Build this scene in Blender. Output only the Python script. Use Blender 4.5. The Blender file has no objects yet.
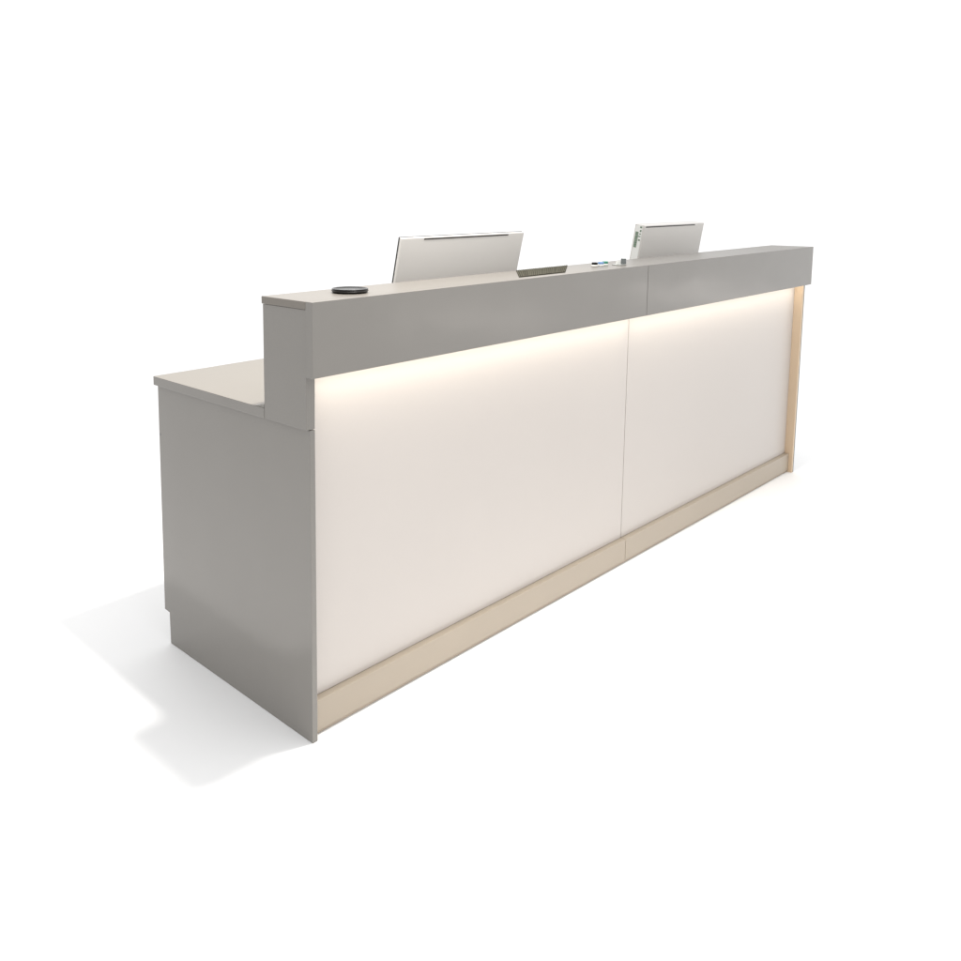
import bpy, bmesh, math, random
from mathutils import Vector, Matrix

random.seed(4)
scene = bpy.context.scene
C = scene.collection

# ------------------------------------------------------------------ materials
def pmat(name, col, rough=.4, metal=0., spec=.5, var=.0, var_scale=6., bump=0., bump_scale=8., rvar=0.,
         coat=0., trans=0., ior=1.45, grain=0., emit=None, estr=0.):
    m = bpy.data.materials.new(name); m.use_nodes = True
    nt = m.node_tree; N = nt.nodes; L = nt.links
    b = N['Principled BSDF']
    b.inputs['Roughness'].default_value = rough
    b.inputs['Metallic'].default_value = metal
    b.inputs['IOR'].default_value = ior
    b.inputs['Specular IOR Level'].default_value = spec
    b.inputs['Coat Weight'].default_value = coat
    b.inputs['Coat Roughness'].default_value = .08
    b.inputs['Transmission Weight'].default_value = trans
    tc = N.new('ShaderNodeTexCoord')
    n1 = N.new('ShaderNodeTexNoise'); n1.inputs['Scale'].default_value = var_scale
    n1.inputs['Detail'].default_value = 4.
    L.new(tc.outputs['Object'], n1.inputs['Vector'])
    mx = N.new('ShaderNodeMix'); mx.data_type = 'RGBA'
    mx.inputs['A'].default_value = (*[c*(1-var) for c in col], 1)
    mx.inputs['B'].default_value = (*[min(1, c*(1+var)) for c in col], 1)
    L.new(n1.outputs['Fac'], mx.inputs['Factor'])
    out = mx.outputs['Result']
    if grain:                                   # fine printed fleck of the laminate
        ng = N.new('ShaderNodeTexNoise'); ng.inputs['Scale'].default_value = 420.; ng.inputs['Detail'].default_value = 1.
        L.new(tc.outputs['Object'], ng.inputs['Vector'])
        mg = N.new('ShaderNodeMath'); mg.operation = 'MULTIPLY_ADD'
        mg.inputs[1].default_value = grain*4; mg.inputs[2].default_value = 1-grain*2
        L.new(ng.outputs['Fac'], mg.inputs[0])
        vm = N.new('ShaderNodeVectorMath'); vm.operation = 'SCALE'
        L.new(out, vm.inputs[0]); L.new(mg.outputs[0], vm.inputs['Scale']); out = vm.outputs[0]
    L.new(out, b.inputs['Base Color'])
    if rvar:
        mr = N.new('ShaderNodeMath'); mr.operation = 'MULTIPLY_ADD'
        mr.inputs[1].default_value = rvar*4; mr.inputs[2].default_value = rough-rvar*2
        n2 = N.new('ShaderNodeTexNoise'); n2.inputs['Scale'].default_value = var_scale*.6
        n2.inputs['Detail'].default_value = 3.
        L.new(tc.outputs['Object'], n2.inputs['Vector'])
        L.new(n2.outputs['Fac'], mr.inputs[0]); L.new(mr.outputs[0], b.inputs['Roughness'])
    if bump:
        n3 = N.new('ShaderNodeTexNoise'); n3.inputs['Scale'].default_value = bump_scale
        n3.inputs['Detail'].default_value = 2.
        L.new(tc.outputs['Object'], n3.inputs['Vector'])
        bp = N.new('ShaderNodeBump'); bp.inputs['Strength'].default_value = 1.
        bp.inputs['Distance'].default_value = bump
        L.new(n3.outputs['Fac'], bp.inputs['Height']); L.new(bp.outputs['Normal'], b.inputs['Normal'])
    if emit:
        b.inputs['Emission Color'].default_value = (*emit, 1); b.inputs['Emission Strength'].default_value = estr
    return m

M = {}
M['laminate'] = pmat('greige_laminate', (.206, .194, .177), .16, spec=.75, var=.05, var_scale=1.6, rvar=.05, grain=.02, bump=.006, bump_scale=2.6)
M['top'] = pmat('greige_gloss_top', (.200, .182, .160), .36, spec=.28, var=.04, var_scale=2., rvar=.04)
M['worktop'] = pmat('greige_worktop', (.255, .230, .197), .34, spec=.35, var=.04, var_scale=2., rvar=.04)
M['white'] = pmat('white_panel_laminate', (.565, .523, .490), .32, var=.025, var_scale=1.2, rvar=.06, grain=.008)
M['beige'] = pmat('warm_lit_laminate', (.405, .345, .275), .34, var=.05, var_scale=3.)  # grey kickboard with the strip's warm glow put into its colour
M['beige_glow'] = pmat('warm_lit_end_laminate', (.64, .495, .35), .34, var=.06, var_scale=3.)  # warm strip glow mixed into the end panel's colour
M['plinth'] = pmat('brown_plinth', (.40, .34, .27), .6, var=.08)
M['edge'] = pmat('grey_edge_band', (.16, .165, .165), .45, var=.04)
M['gap'] = pmat('dark_joint', (.06, .055, .05), .8)
M['alu'] = pmat('aluminium_channel', (.6, .6, .6), .35, metal=1.)
M['led'] = pmat('led_diffuser', (.9, .85, .75), .5, emit=(1., .92, .79), estr=10.)
M['silver'] = pmat('silver_plastic', (.76, .735, .70), .36, var=.02, var_scale=4.)
M['silver_light'] = pmat('pale_plastic', (.72, .70, .66), .4, var=.02)
M['dark'] = pmat('dark_plastic', (.022, .02, .018), .4, var=.1)
M['screen'] = pmat('screen_glass', (.012, .012, .014), .08)
M['black'] = pmat('black_gloss', (.010, .009, .008), .22, spec=.22, var=.1, var_scale=30.)
M['olive'] = pmat('reflection_stripe', (.080, .075, .055), .8, spec=.05, var=.3, var_scale=30.)  # tone of the counter-top reflection, given to its stripes
M['olive_dark'] = pmat('reflection_dark', (.035, .033, .025), .85, spec=.04, var=.3, var_scale=12.)
M['blue'] = pmat('blue_plastic', (.14, .25, .45), .3, var=.05)
M['green'] = pmat('green_plastic', (.03, .20, .13), .3, var=.05)
M['label_white'] = pmat('white_paper', (.84, .84, .81), .6, var=.02)
M['label_green'] = pmat('green_print', (.19, .26, .19), .6, var=.15, var_scale=60.)
M['acrylic'] = pmat('grey_acrylic', (.42, .43, .41), .12, var=.05, var_scale=40.)
M['acrylic_dark'] = pmat('smoky_acrylic', (.13, .14, .14), .12, var=.2, var_scale=60.)
M['floor'] = pmat('white_floor', (.92, .92, .92), .6, spec=.2, var=.008, var_scale=2.)

# ------------------------------------------------------------------ mesh helpers
def bm_box(bm, x0, x1, y0, y1, z0, z1, bev=0.):
    vs = [bm.verts.new(p) for p in ((x0,y0,z0),(x1,y0,z0),(x1,y1,z0),(x0,y1,z0),(x0,y0,z1),(x1,y0,z1),(x1,y1,z1),(x0,y1,z1))]
    fs = [bm.faces.new([vs[i] for i in q]) for q in ((3,2,1,0),(4,5,6,7),(0,1,5,4),(1,2,6,5),(2,3,7,6),(3,0,4,7))]
    if bev:
        es = list({e for f in fs for e in f.edges})
        bmesh.ops.bevel(bm, geom=es, offset=bev, segments=2, profile=.5, affect='EDGES')

def bm_prism_x(bm, prof, x0, x1, bev=0.):
    """profile in (y, z), counter-clockwise, extruded along x"""
    a = [bm.verts.new((x0, y, z)) for y, z in prof]; b = [bm.verts.new((x1, y, z)) for y, z in prof]
    n = len(prof); fs = [bm.faces.new(a), bm.faces.new(b[::-1])]
    for i in range(n):
        fs.append(bm.faces.new((a[i], b[i], b[(i+1) % n], a[(i+1) % n])))
    if bev:
        es = list({e for f in fs for e in f.edges})
        bmesh.ops.bevel(bm, geom=es, offset=bev, segments=2, profile=.5, affect='EDGES')

def bm_prism_z(bm, poly, z0, z1):
    a = [bm.verts.new((x, y, z0)) for x, y in poly]; b = [bm.verts.new((x, y, z1)) for x, y in poly]
    n = len(poly); bm.faces.new(a[::-1]); bm.faces.new(b)
    for i in range(n): bm.faces.new((a[i], a[(i+1) % n], b[(i+1) % n], b[i]))

def bm_lathe(bm, prof, seg=48):
    rings = []
    for r, z in prof:
        if r < 1e-6: rings.append([bm.verts.new((0, 0, z))])
        else: rings.append([bm.verts.new((r*math.cos(2*math.pi*k/seg), r*math.sin(2*math.pi*k/seg), z)) for k in range(seg)])
    for a, b in zip(rings, rings[1:]):
        for k in range(seg):
            k2 = (k+1) % seg
            if len(a) == 1 and len(b) == 1: continue
            if len(a) == 1: bm.faces.new((a[0], b[k2], b[k]))
            elif len(b) == 1: bm.faces.new((a[k], a[k2], b[0]))
            else: bm.faces.new((a[k], a[k2], b[k2], b[k]))

def obj(name, bm, mat, parent=None, smooth=False):
    bmesh.ops.recalc_face_normals(bm, faces=bm.faces[:])
    me = bpy.data.meshes.new(name); bm.to_mesh(me); bm.free()
    for m in (mat if isinstance(mat, (list, tuple)) else [mat]): me.materials.append(m)
    if smooth:
        for p in me.polygons: p.use_smooth = True
    o = bpy.data.objects.new(name, me); C.objects.link(o)
    if parent: o.parent = parent
    return o

def box(name, dims, mat, parent=None, bev=.0012):
    bm = bmesh.new(); bm_box(bm, *dims, bev=bev)
    return obj(name, bm, mat, parent)

def thing(name, label, cat, loc=(0, 0, 0), rotz=0, group=None):
    o = bpy.data.objects.new(name, None); C.objects.link(o)
    o.empty_display_size = .1
    o.location = loc; o.rotation_euler = (0, 0, rotz)
    o['label'] = label; o['category'] = cat
    if group: o['group'] = group
    return o

# ------------------------------------------------------------------ setting
bm = bmesh.new()
S = 90.
bm.faces.new([bm.verts.new(p) for p in ((-S, -S, 0), (S, -S, 0), (S, S, 0), (-S, S, 0))])
fl = obj('floor', bm, M['floor']); fl['kind'] = 'structure'

# ------------------------------------------------------------------ reception counter (metres; x along the front, y to the back)
L, MX = 3.0841, 1.5227          # length, joint between the two modules
T = .0165                        # board thickness of the end panels
ZT, ZF = 1.10, .9225            # top of the transaction counter, lower edge of the fascia
YF, YFB = -.0288, -.0045        # fascia front and back
YU = .1606                      # back of the upstand
ZS, ZW = .7945, .8207           # underside and top of the worktop
YD = .690                       # back edge of the end panels
YP, YK, ZK = .037, .0168, .0925 # front panel, kickboard, height of the kickboard

desk = thing('reception_counter', 'long greige reception counter with glowing white front panels and a raised ledge', 'reception desk')

# end panels
bm = bmesh.new()
bm_prism_x(bm, [(0, 0), (.661, 0), (.661, .099), (YD, .099), (YD, ZS-.002), (0, ZS-.002)], 0, T, .0012)
ep = obj('end_panel', bm, M['laminate'], desk)
ep['label'] = 'wide grey end panel with a toe notch at its back corner'
bm = bmesh.new(); bm_lathe(bm, [(0, .0016), (.0026, .0012), (.0034, 0)], 16)
sc = obj('screw_cap', bm, M['edge'], ep, True)
sc.rotation_euler = (0, -math.pi/2, 0); sc.location = (0, .684, .645)
bm = bmesh.new()
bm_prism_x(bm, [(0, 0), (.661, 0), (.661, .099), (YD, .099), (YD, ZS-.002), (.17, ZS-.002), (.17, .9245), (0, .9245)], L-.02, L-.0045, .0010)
ep2 = obj('end_panel', bm, M['beige_glow'], desk); ep2['label'] = 'end panel with the warm glow of the strip put into its colour'
bm = bmesh.new()
bm_prism_x(bm, [(-.0008, .001), (.660, .001), (.660, .1), (YD-.001, .1), (YD-.001, ZS-.003), (.1685, ZS-.003), (.1685, .9235), (-.0008, .9235)], L-.0044, L)
obj('outer_skin', bm, M['edge'], ep2)

# worktop on the staff side
bm = bmesh.new(); bm_box(bm, -.0115, L+.008, YU+.0005, .694, ZS, ZW, .0012)
obj('worktop', bm, [M['worktop'], M['laminate']], desk)
for p in desk.children[-1].data.polygons: p.material_index = 0 if p.normal.z > .5 else 1

# upstand: cheeks, back board, soffit
for i, (x0, x1) in enumerate(((-.0105, T), (L-.012, L-.001))):
    bm = bmesh.new()
    if i == 0:
        prof = [(.0005, ZS), (YU, ZS), (YU, ZT-.0195), (YFB+.0008, ZT-.0195), (YFB+.0008, ZF+.001), (.0005, ZF+.001)]
    else:
        prof = [(YFB+.0008, .926), (YU, .926), (YU, ZT-.0195), (YFB+.0008, ZT-.0195)]
    bm_prism_x(bm, prof, x0, x1, .0008)
    obj('upstand_cheek', bm, M['laminate'], desk)
box('upstand_back', (T+.0005, L-.0125, YU-.019, YU-.0006, ZW+.001, ZT-.0205), M['laminate'], desk)
box('soffit', (T+.0005, L-.0125, YFB+.001, YU-.0195, .945, .962), M['laminate'], desk)
# filler strip where the worktop edge turns up to meet the upstand
bm = bmesh.new()
prof = [(YU+.001, ZW+.0004), (YU+.042, ZW+.0004), (YU+.030, ZW+.0022), (YU+.018, ZW+.006), (YU+.001, ZW+.010)]
bm_prism_x(bm, prof, -.0105, .006, .0004)
obj('corner_fillet', bm, M['laminate'], desk)

# transaction top, two lengths
box('counter_top', (-.0138, MX-.0006, YFB+.0006, YU+.001, ZT-.0185, ZT), M['top'], desk)
box('counter_top', (MX+.0006, L-.004, YFB+.0006, YU+.001, ZT-.0185, ZT), M['top'], desk)
# fascia, two lengths with a visible joint
fa = box('fascia', (-.0138, MX-.0012, YF, YFB, ZF, ZT), M['laminate'], desk, .0005)
fb = box('fascia', (MX+.0012, L-.004, YF, YFB, ZF, ZT), M['laminate'], desk, .0005)
for o in (fa, fb):                              # the top edges wear the counter-top laminate
    o.data.materials.append(M['top'])
    for p in o.data.polygons: p.material_index = 1 if p.normal.z > .3 else 0
box('joint_strip', (MX-.006, MX+.006, YFB+.0009, YFB+.003, ZF+.004, ZT-.021), M['gap'], desk, 0)

# white front panels and their joint
box('front_panel', (T+.0006, MX-.0016, YP, YP+.018, ZK+.0008, .9445), M['white'], desk, .0008)
box('front_panel', (MX+.0016, L-.0206, YP, YP+.018, ZK+.0008, .9445), M['white'], desk, .0008)
# kickboards
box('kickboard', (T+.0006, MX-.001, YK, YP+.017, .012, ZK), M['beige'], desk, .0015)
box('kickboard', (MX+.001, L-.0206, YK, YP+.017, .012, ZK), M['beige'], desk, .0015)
box('plinth', (T+.003, L-.023, YK+.005, YP-.001, .0012, .0118), M['plinth'], desk, 0)

# lamp under the fascia
ch = box('light_strip', (.03, L-.03, YFB+.003, YFB+.019, .935, .9446), M['alu'], desk, 0)
box('diffuser', (.032, L-.032, YFB+.0045, YFB+.0175, .9315, .9348), M['led'], ch, 0)

# staff side: dividers and a cupboard at each end
box('divider', (MX-.010, MX+.010, YP+.02, .64, .01, ZS-.001), M['laminate'], desk)
for x0, x1 in ((T+.001, .46), (L-.46, L-.021)):
    cb = box('cupboard', (x0, x1, .20, .655, .10, ZS-.001), M['laminate'], desk)
    bm = bmesh.new(); bm_box(bm, x0+.004, x1-.004, .6555, .673, .104, ZS-.006, .001)
    dr = obj('door', bm, M['laminate'], cb)
    hx = x1-.05 if x0 < 1 else x0+.03
    box('handle', (hx, hx+.014, .6735, .690, .52, .66), M['alu'], dr, .002)

# ------------------------------------------------------------------ monitors (seen from behind, leaning a little towards the visitors)
def make_monitor(label, cx, ybot, W, zbot, ztop, tilt, depth, slot, side_label=False):
    t = thing('monitor', label, 'monitor', (cx, ybot, ZW), 0, 'monitors on the staff worktop')
    H = ztop-zbot
    Rm = Matrix.Translation((0, 0, zbot-ZW)) @ Matrix.Rotation(tilt, 4, 'X')   # tips the top towards -y
    # back shell: rounded slab whose back face swells gently and tucks in at the lower edge
    nx, nz, rr = 28, 22, .0018
    def pt(u, v, back):
        x = (u-.5)*W; z = v*H
        if not back: return Vector((x, depth-.0047, z))
        ex = min(u, 1-u)*W; ez = min(v, 1-v)*H
        e = min(ex, ez); d = 0
        if e < rr: d = rr-math.sqrt(max(0, rr*rr-(rr-e)**2))
        bulge = (.001+.09*depth)*math.sin(math.pi*u)*math.sin(math.pi*min(1, v*1.05))
        tuck = min(.010, .15*depth)*max(0, (.66-v)/.66)**1.7
        return Vector((x, d*.45-bulge+tuck, z))
    us = [0, .004, .009, .015]+[.015+.97*i/(nx-1) for i in range(1, nx-1)]+[.985, .992, .998, 1]
    vs = [0, .006, .014, .025]+[.025+.95*i/(nz-1) for i in range(1, nz-1)]+[.975, .988, .9965, 1]
    bm = bmesh.new()
    g = [[bm.verts.new(Rm @ pt(u, v, True)) for v in vs] for u in us]
    for i in range(len(us)-1):
        for j in range(len(vs)-1):
            bm.faces.new((g[i][j], g[i+1][j], g[i+1][j+1], g[i][j+1]))
    loop = [g[i][0] for i in range(len(us))]+[g[-1][j] for j in range(1, len(vs))]+[g[i][-1] for i in range(len(us)-2, -1, -1)]+[g[0][j] for j in range(len(vs)-2, 0, -1)]
    ring = []
    uv = [(u, 0) for u in us]+[(1, v) for v in vs[1:]]+[(u, 1) for u in us[-2::-1]]+[(0, v) for v in vs[-2:0:-1]]
    for u, v in uv: ring.append(bm.verts.new(Rm @ pt(u, v, False)))
    n = len(loop)
    for i in range(n): bm.faces.new((loop[i], loop[(i+1) % n], ring[(i+1) % n], ring[i]))
    bm.faces.new(ring)
    shell = obj('back_shell', bm, M['silver'], t)
    for p in shell.data.polygons: p.use_smooth = len(p.vertices) == 4
    # front frame and screen
    def tbox(name, dims, mat, par, bev=.001):
        bm = bmesh.new(); bm_box(bm, *dims, bev=bev); bm.transform(Rm)
        return obj(name, bm, mat, par)
    fr = tbox('bezel', (-W/2-.0012, W/2+.0012, depth-.0045, depth, -.001, H+.0012), M['silver_light' if side_label else 'dark'], t, .0015)
    tbox('screen', (-W/2+.012, W/2-.012, depth+.0003, depth+.0015, .028, H-.012), M['screen'], fr, 0)
    # long dark air slot below the top edge
    sx0, sx1, sz0, sz1 = slot
    u0, u1 = sx0*W-W/2, sx1*W-W/2
    bm = bmesh.new(); k = 20
    for i in range(k):
        a, b = u0+(u1-u0)*i/k, u0+(u1-u0)*(i+1)/k
        q = []
        for x, z in ((a, sz0), (b, sz0), (b, sz1), (a, sz1)):
            y = pt(x/W+.5, z/H, True).y-.0006
            q.append(bm.verts.new(Rm @ Vector((x, y, z))))
        bm.faces.new(q)
    bmesh.ops.remove_doubles(bm, verts=bm.verts[:], dist=1e-5)
    r = bmesh.ops.extrude_face_region(bm, geom=bm.faces[:])
    off = (Rm.to_3x3() @ Vector((0, .0012, 0)))
    bmesh.ops.translate(bm, vec=off, verts=[v for v in r['geom'] if isinstance(v, bmesh.types.BMVert)])
    obj('air_slot', bm, M['dark'], t)
    # stand
    bm = bmesh.new(); bm_box(bm, -.045, .045, .045, .062, .010, .20, .003)
    nk = obj('stand_neck', bm, M['silver'], t)
    bm = bmesh.new(); bm_box(bm, -.045, .045, .028, .0445, .13, .20, .003); obj('hinge', bm, M['dark'], nk)
    bm = bmesh.new(); bm_box(bm, -.12, .12, -.04, .15, 0, .0095, .003)
    obj('stand_foot', bm, M['silver'], t)
    if side_label:
        # pale strip with greenish print on the thick left edge
        bm = bmesh.new(); bm_box(bm, -W/2-.0016, -W/2-.0002, .006, depth-.0050, .03, H-.004, 0); bm.transform(Rm)
        sl = obj('edge_label', bm, M['label_white'], t)
        bm = bmesh.new(); rnd = random.Random(7)
        z = .245
        yb = depth-.006
        while z < H-.03:
            h = rnd.uniform(.005, .011)
            bm_box(bm, -W/2-.0024, -W/2-.0017, yb-.015, yb-.002, z, z+h, 0)
            z += h+rnd.uniform(.0004, .0012)
        z = .275
        while z < H-.012:
            h = rnd.uniform(.004, .009)
            bm_box(bm, -W/2-.0024, -W/2-.0017, .009, .010+rnd.uniform(.005, .011), z, z+h, 0)
            z += h+rnd.uniform(.005, .010)
        bm.transform(Rm)
        obj('green_print', bm, M['label_green'], sl)
    return t

make_monitor('larger silver monitor seen from behind, to the right of the black dish', .948, .376, .628, .877, 1.2200, math.radians(11.5), .013,
             (.165, .855, .3345, .3388))
make_monitor('smaller silver monitor with a green printed strip on its edge', 2.422, .374, .558, .875, 1.2175, math.radians(8.5), .042,
             (.025, .835, .3335, .3385), True)

# ------------------------------------------------------------------ small things on the counter top
t = thing('round_dish', 'low glossy black round dish near the grey end of the counter', 'dish', (.192, .066, ZT+.0003))
bm = bmesh.new()
bm_lathe(bm, [(0, 0), (.040, 0), (.0445, .0015), (.046, .005), (.0458, .0095), (.0450, .0106), (.0432, .0104), (.040, .0085), (.034, .0076), (0, .0074)], 64)
obj('bowl', bm, M['black'], t, True)
bm = bmesh.new(); bm_lathe(bm, [(.0462, .0040), (.0468, .0045), (.0468, .0056), (.0462, .0060)], 64)
obj('rim_band', bm, M['dark'], t, True)

# dark reflection in the glossy top, modelled as a thin striped slab
mt = thing('counter_reflection', 'dark striped reflection built as a flat slab beside the larger monitor', 'painted reflection', (0, 0, ZT+.0004))
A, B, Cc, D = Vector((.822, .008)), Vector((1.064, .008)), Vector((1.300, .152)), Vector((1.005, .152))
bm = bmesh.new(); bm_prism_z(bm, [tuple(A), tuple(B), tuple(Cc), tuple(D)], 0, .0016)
obj('reflection_patch', bm, M['olive_dark'], mt)
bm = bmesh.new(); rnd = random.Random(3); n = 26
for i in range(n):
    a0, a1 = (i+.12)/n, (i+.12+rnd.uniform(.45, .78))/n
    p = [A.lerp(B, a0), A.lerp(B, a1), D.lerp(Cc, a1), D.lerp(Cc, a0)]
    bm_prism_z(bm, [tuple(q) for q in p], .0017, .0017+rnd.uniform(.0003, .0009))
o = obj('reflection_stripes', bm, M['olive'], mt)

def speck(label, x, y, r, h, body, cap):  # invented lidded shapes standing in for coloured reflections and leftover specks
    t = thing('colour_speck', label, 'speck', (x, y, ZT+.0003), 0, 'invented shapes for coloured specks on the counter')
    bm = bmesh.new(); bm_lathe(bm, [(0, 0), (r*.92, 0), (r, h*.08), (r, h*.38), (r*.9, h*.44), (0, h*.44)], 28); obj('body', bm, body, t, True)
    bm = bmesh.new(); bm_lathe(bm, [(0, h*.45), (r*.94, h*.45), (r*.96, h*.5), (r*.96, h*.94), (r*.88, h), (0, h)], 28); obj('lid', bm, cap, t, True)
speck('tiny black pot, the one nearest the striped reflection', 1.338, .070, .0105, .014, M['label_white'], M['black'])
speck('tiny blue pot between the black and the green pot', 1.371, .066, .0105, .014, M['label_white'], M['blue'])
speck('tiny green pot, the nearest to the grey block', 1.405, .070, .0105, .014, M['label_white'], M['green'])

t = thing('grey_stand_in', 'invented small grey block for a leftover grey patch left of the counter joint', 'stand-in block', (1.462, .032, ZT+.0003))  # made-up block standing in for a leftover grey patch
bm = bmesh.new(); bm_box(bm, -.03, .012, -.004, .028, 0, .003, .0006); obj('base', bm, M['acrylic'], t)
bm = bmesh.new(); bm_box(bm, .002, .012, -.003, .012, .0032, .022, .0008); obj('upright', bm, M['acrylic_dark'], t)
bm = bmesh.new(); bm_box(bm, -.028, -.001, .010, .013, .0032, .014, .0003); obj('card', bm, M['label_white'], t)  # pale slip of the same made-up block

# ------------------------------------------------------------------ camera
ca, cp, cr = .82798, .12605, -.00449
f = Vector((math.cos(ca)*math.cos(cp), math.sin(ca)*math.cos(cp), -math.sin(cp)))
rt = f.cross(Vector((0, 0, 1))).normalized(); up = rt.cross(f)
R = math.cos(cr)*rt+math.sin(cr)*up; U = -math.sin(cr)*rt+math.cos(cr)*up
cd = bpy.data.cameras.new('camera'); cam = bpy.data.objects.new('camera', cd); C.objects.link(cam)
cam.matrix_world = Matrix(((R.x, U.x, -f.x, -1.26706), (R.y, U.y, -f.y, -1.49838), (R.z, U.z, -f.z, 1.33436), (0, 0, 0, 1)))
cd.sensor_width = 36; cd.lens = 856.66/961*36
cd.shift_x = (480.5-343.36)/961; cd.shift_y = (307.0-480.5)/961
cd.clip_start = .05; cd.clip_end = 500
scene.camera = cam

# ------------------------------------------------------------------ light: a white studio, brighter on the right, one lamp above
w = bpy.data.worlds.new('World'); scene.world = w; w.use_nodes = True
nt = w.node_tree; N = nt.nodes; Lk = nt.links
bg = N['Background']
tc = N.new('ShaderNodeTexCoord')
dt = N.new('ShaderNodeVectorMath'); dt.operation = 'DOT_PRODUCT'
dt.inputs[1].default_value = Vector((.86, .28, 0))
Lk.new(tc.outputs['Generated'], dt.inputs[0])
mr = N.new('ShaderNodeMapRange'); mr.interpolation_type = 'SMOOTHSTEP'
mr.inputs['From Min'].default_value = -.75; mr.inputs['From Max'].default_value = .45
mr.inputs['To Min'].default_value = .91; mr.inputs['To Max'].default_value = 1.38
Lk.new(dt.outputs['Value'], mr.inputs['Value'])
Lk.new(mr.outputs['Result'], bg.inputs['Strength'])
bg.inputs['Color'].default_value = (1, 1, 1, 1)

ld = bpy.data.lights.new('studio_lamp', 'SPOT'); lo = bpy.data.objects.new('studio_lamp', ld); C.objects.link(lo)
lo.location = (.46, -.13, 2.70)
lo.rotation_euler = (Vector((.25, -.05, 0))-lo.location).to_track_quat('-Z', 'Y').to_euler()
ld.energy = 215; ld.color = (1, .97, .93); ld.shadow_soft_size = .07
ld.spot_size = math.radians(120); ld.spot_blend = 1.

# two added spots out of view: their floor pools show softly in the fascia
for x, y in ((6.3, -4.7), (10.2, -4.0)):
    dl = bpy.data.lights.new('pool_spot', 'SPOT'); do = bpy.data.objects.new('pool_spot', dl); C.objects.link(do)
    do.location = (x, y, 3.2); dl.energy = 760; dl.spot_size = math.radians(44); dl.spot_blend = 1.
    dl.shadow_soft_size = .1; dl.color = (1, .93, .87)

# the light strip's lamps, set in the channel under the fascia and aimed down the panels
for x0, x1 in ((.035, MX-.01), (MX+.01, L-.035)):
    sd = bpy.data.lights.new('strip_lamp', 'AREA'); so = bpy.data.objects.new('strip_lamp', sd); C.objects.link(so)
    sd.shape = 'RECTANGLE'; sd.size = x1-x0; sd.size_y = .010; sd.spread = math.radians(75)
    sd.energy = .60; sd.color = (1, .94, .83)
    so.location = ((x0+x1)/2, YFB+.011, .9310); so.rotation_euler = (math.radians(7), 0, 0)

scene.view_settings.view_transform = 'Standard'
scene.view_settings.look = 'None'
scene.view_settings.exposure = 0
scene.view_settings.gamma = 1
scene.render.resolution_x = 1024; scene.render.resolution_y = 1024
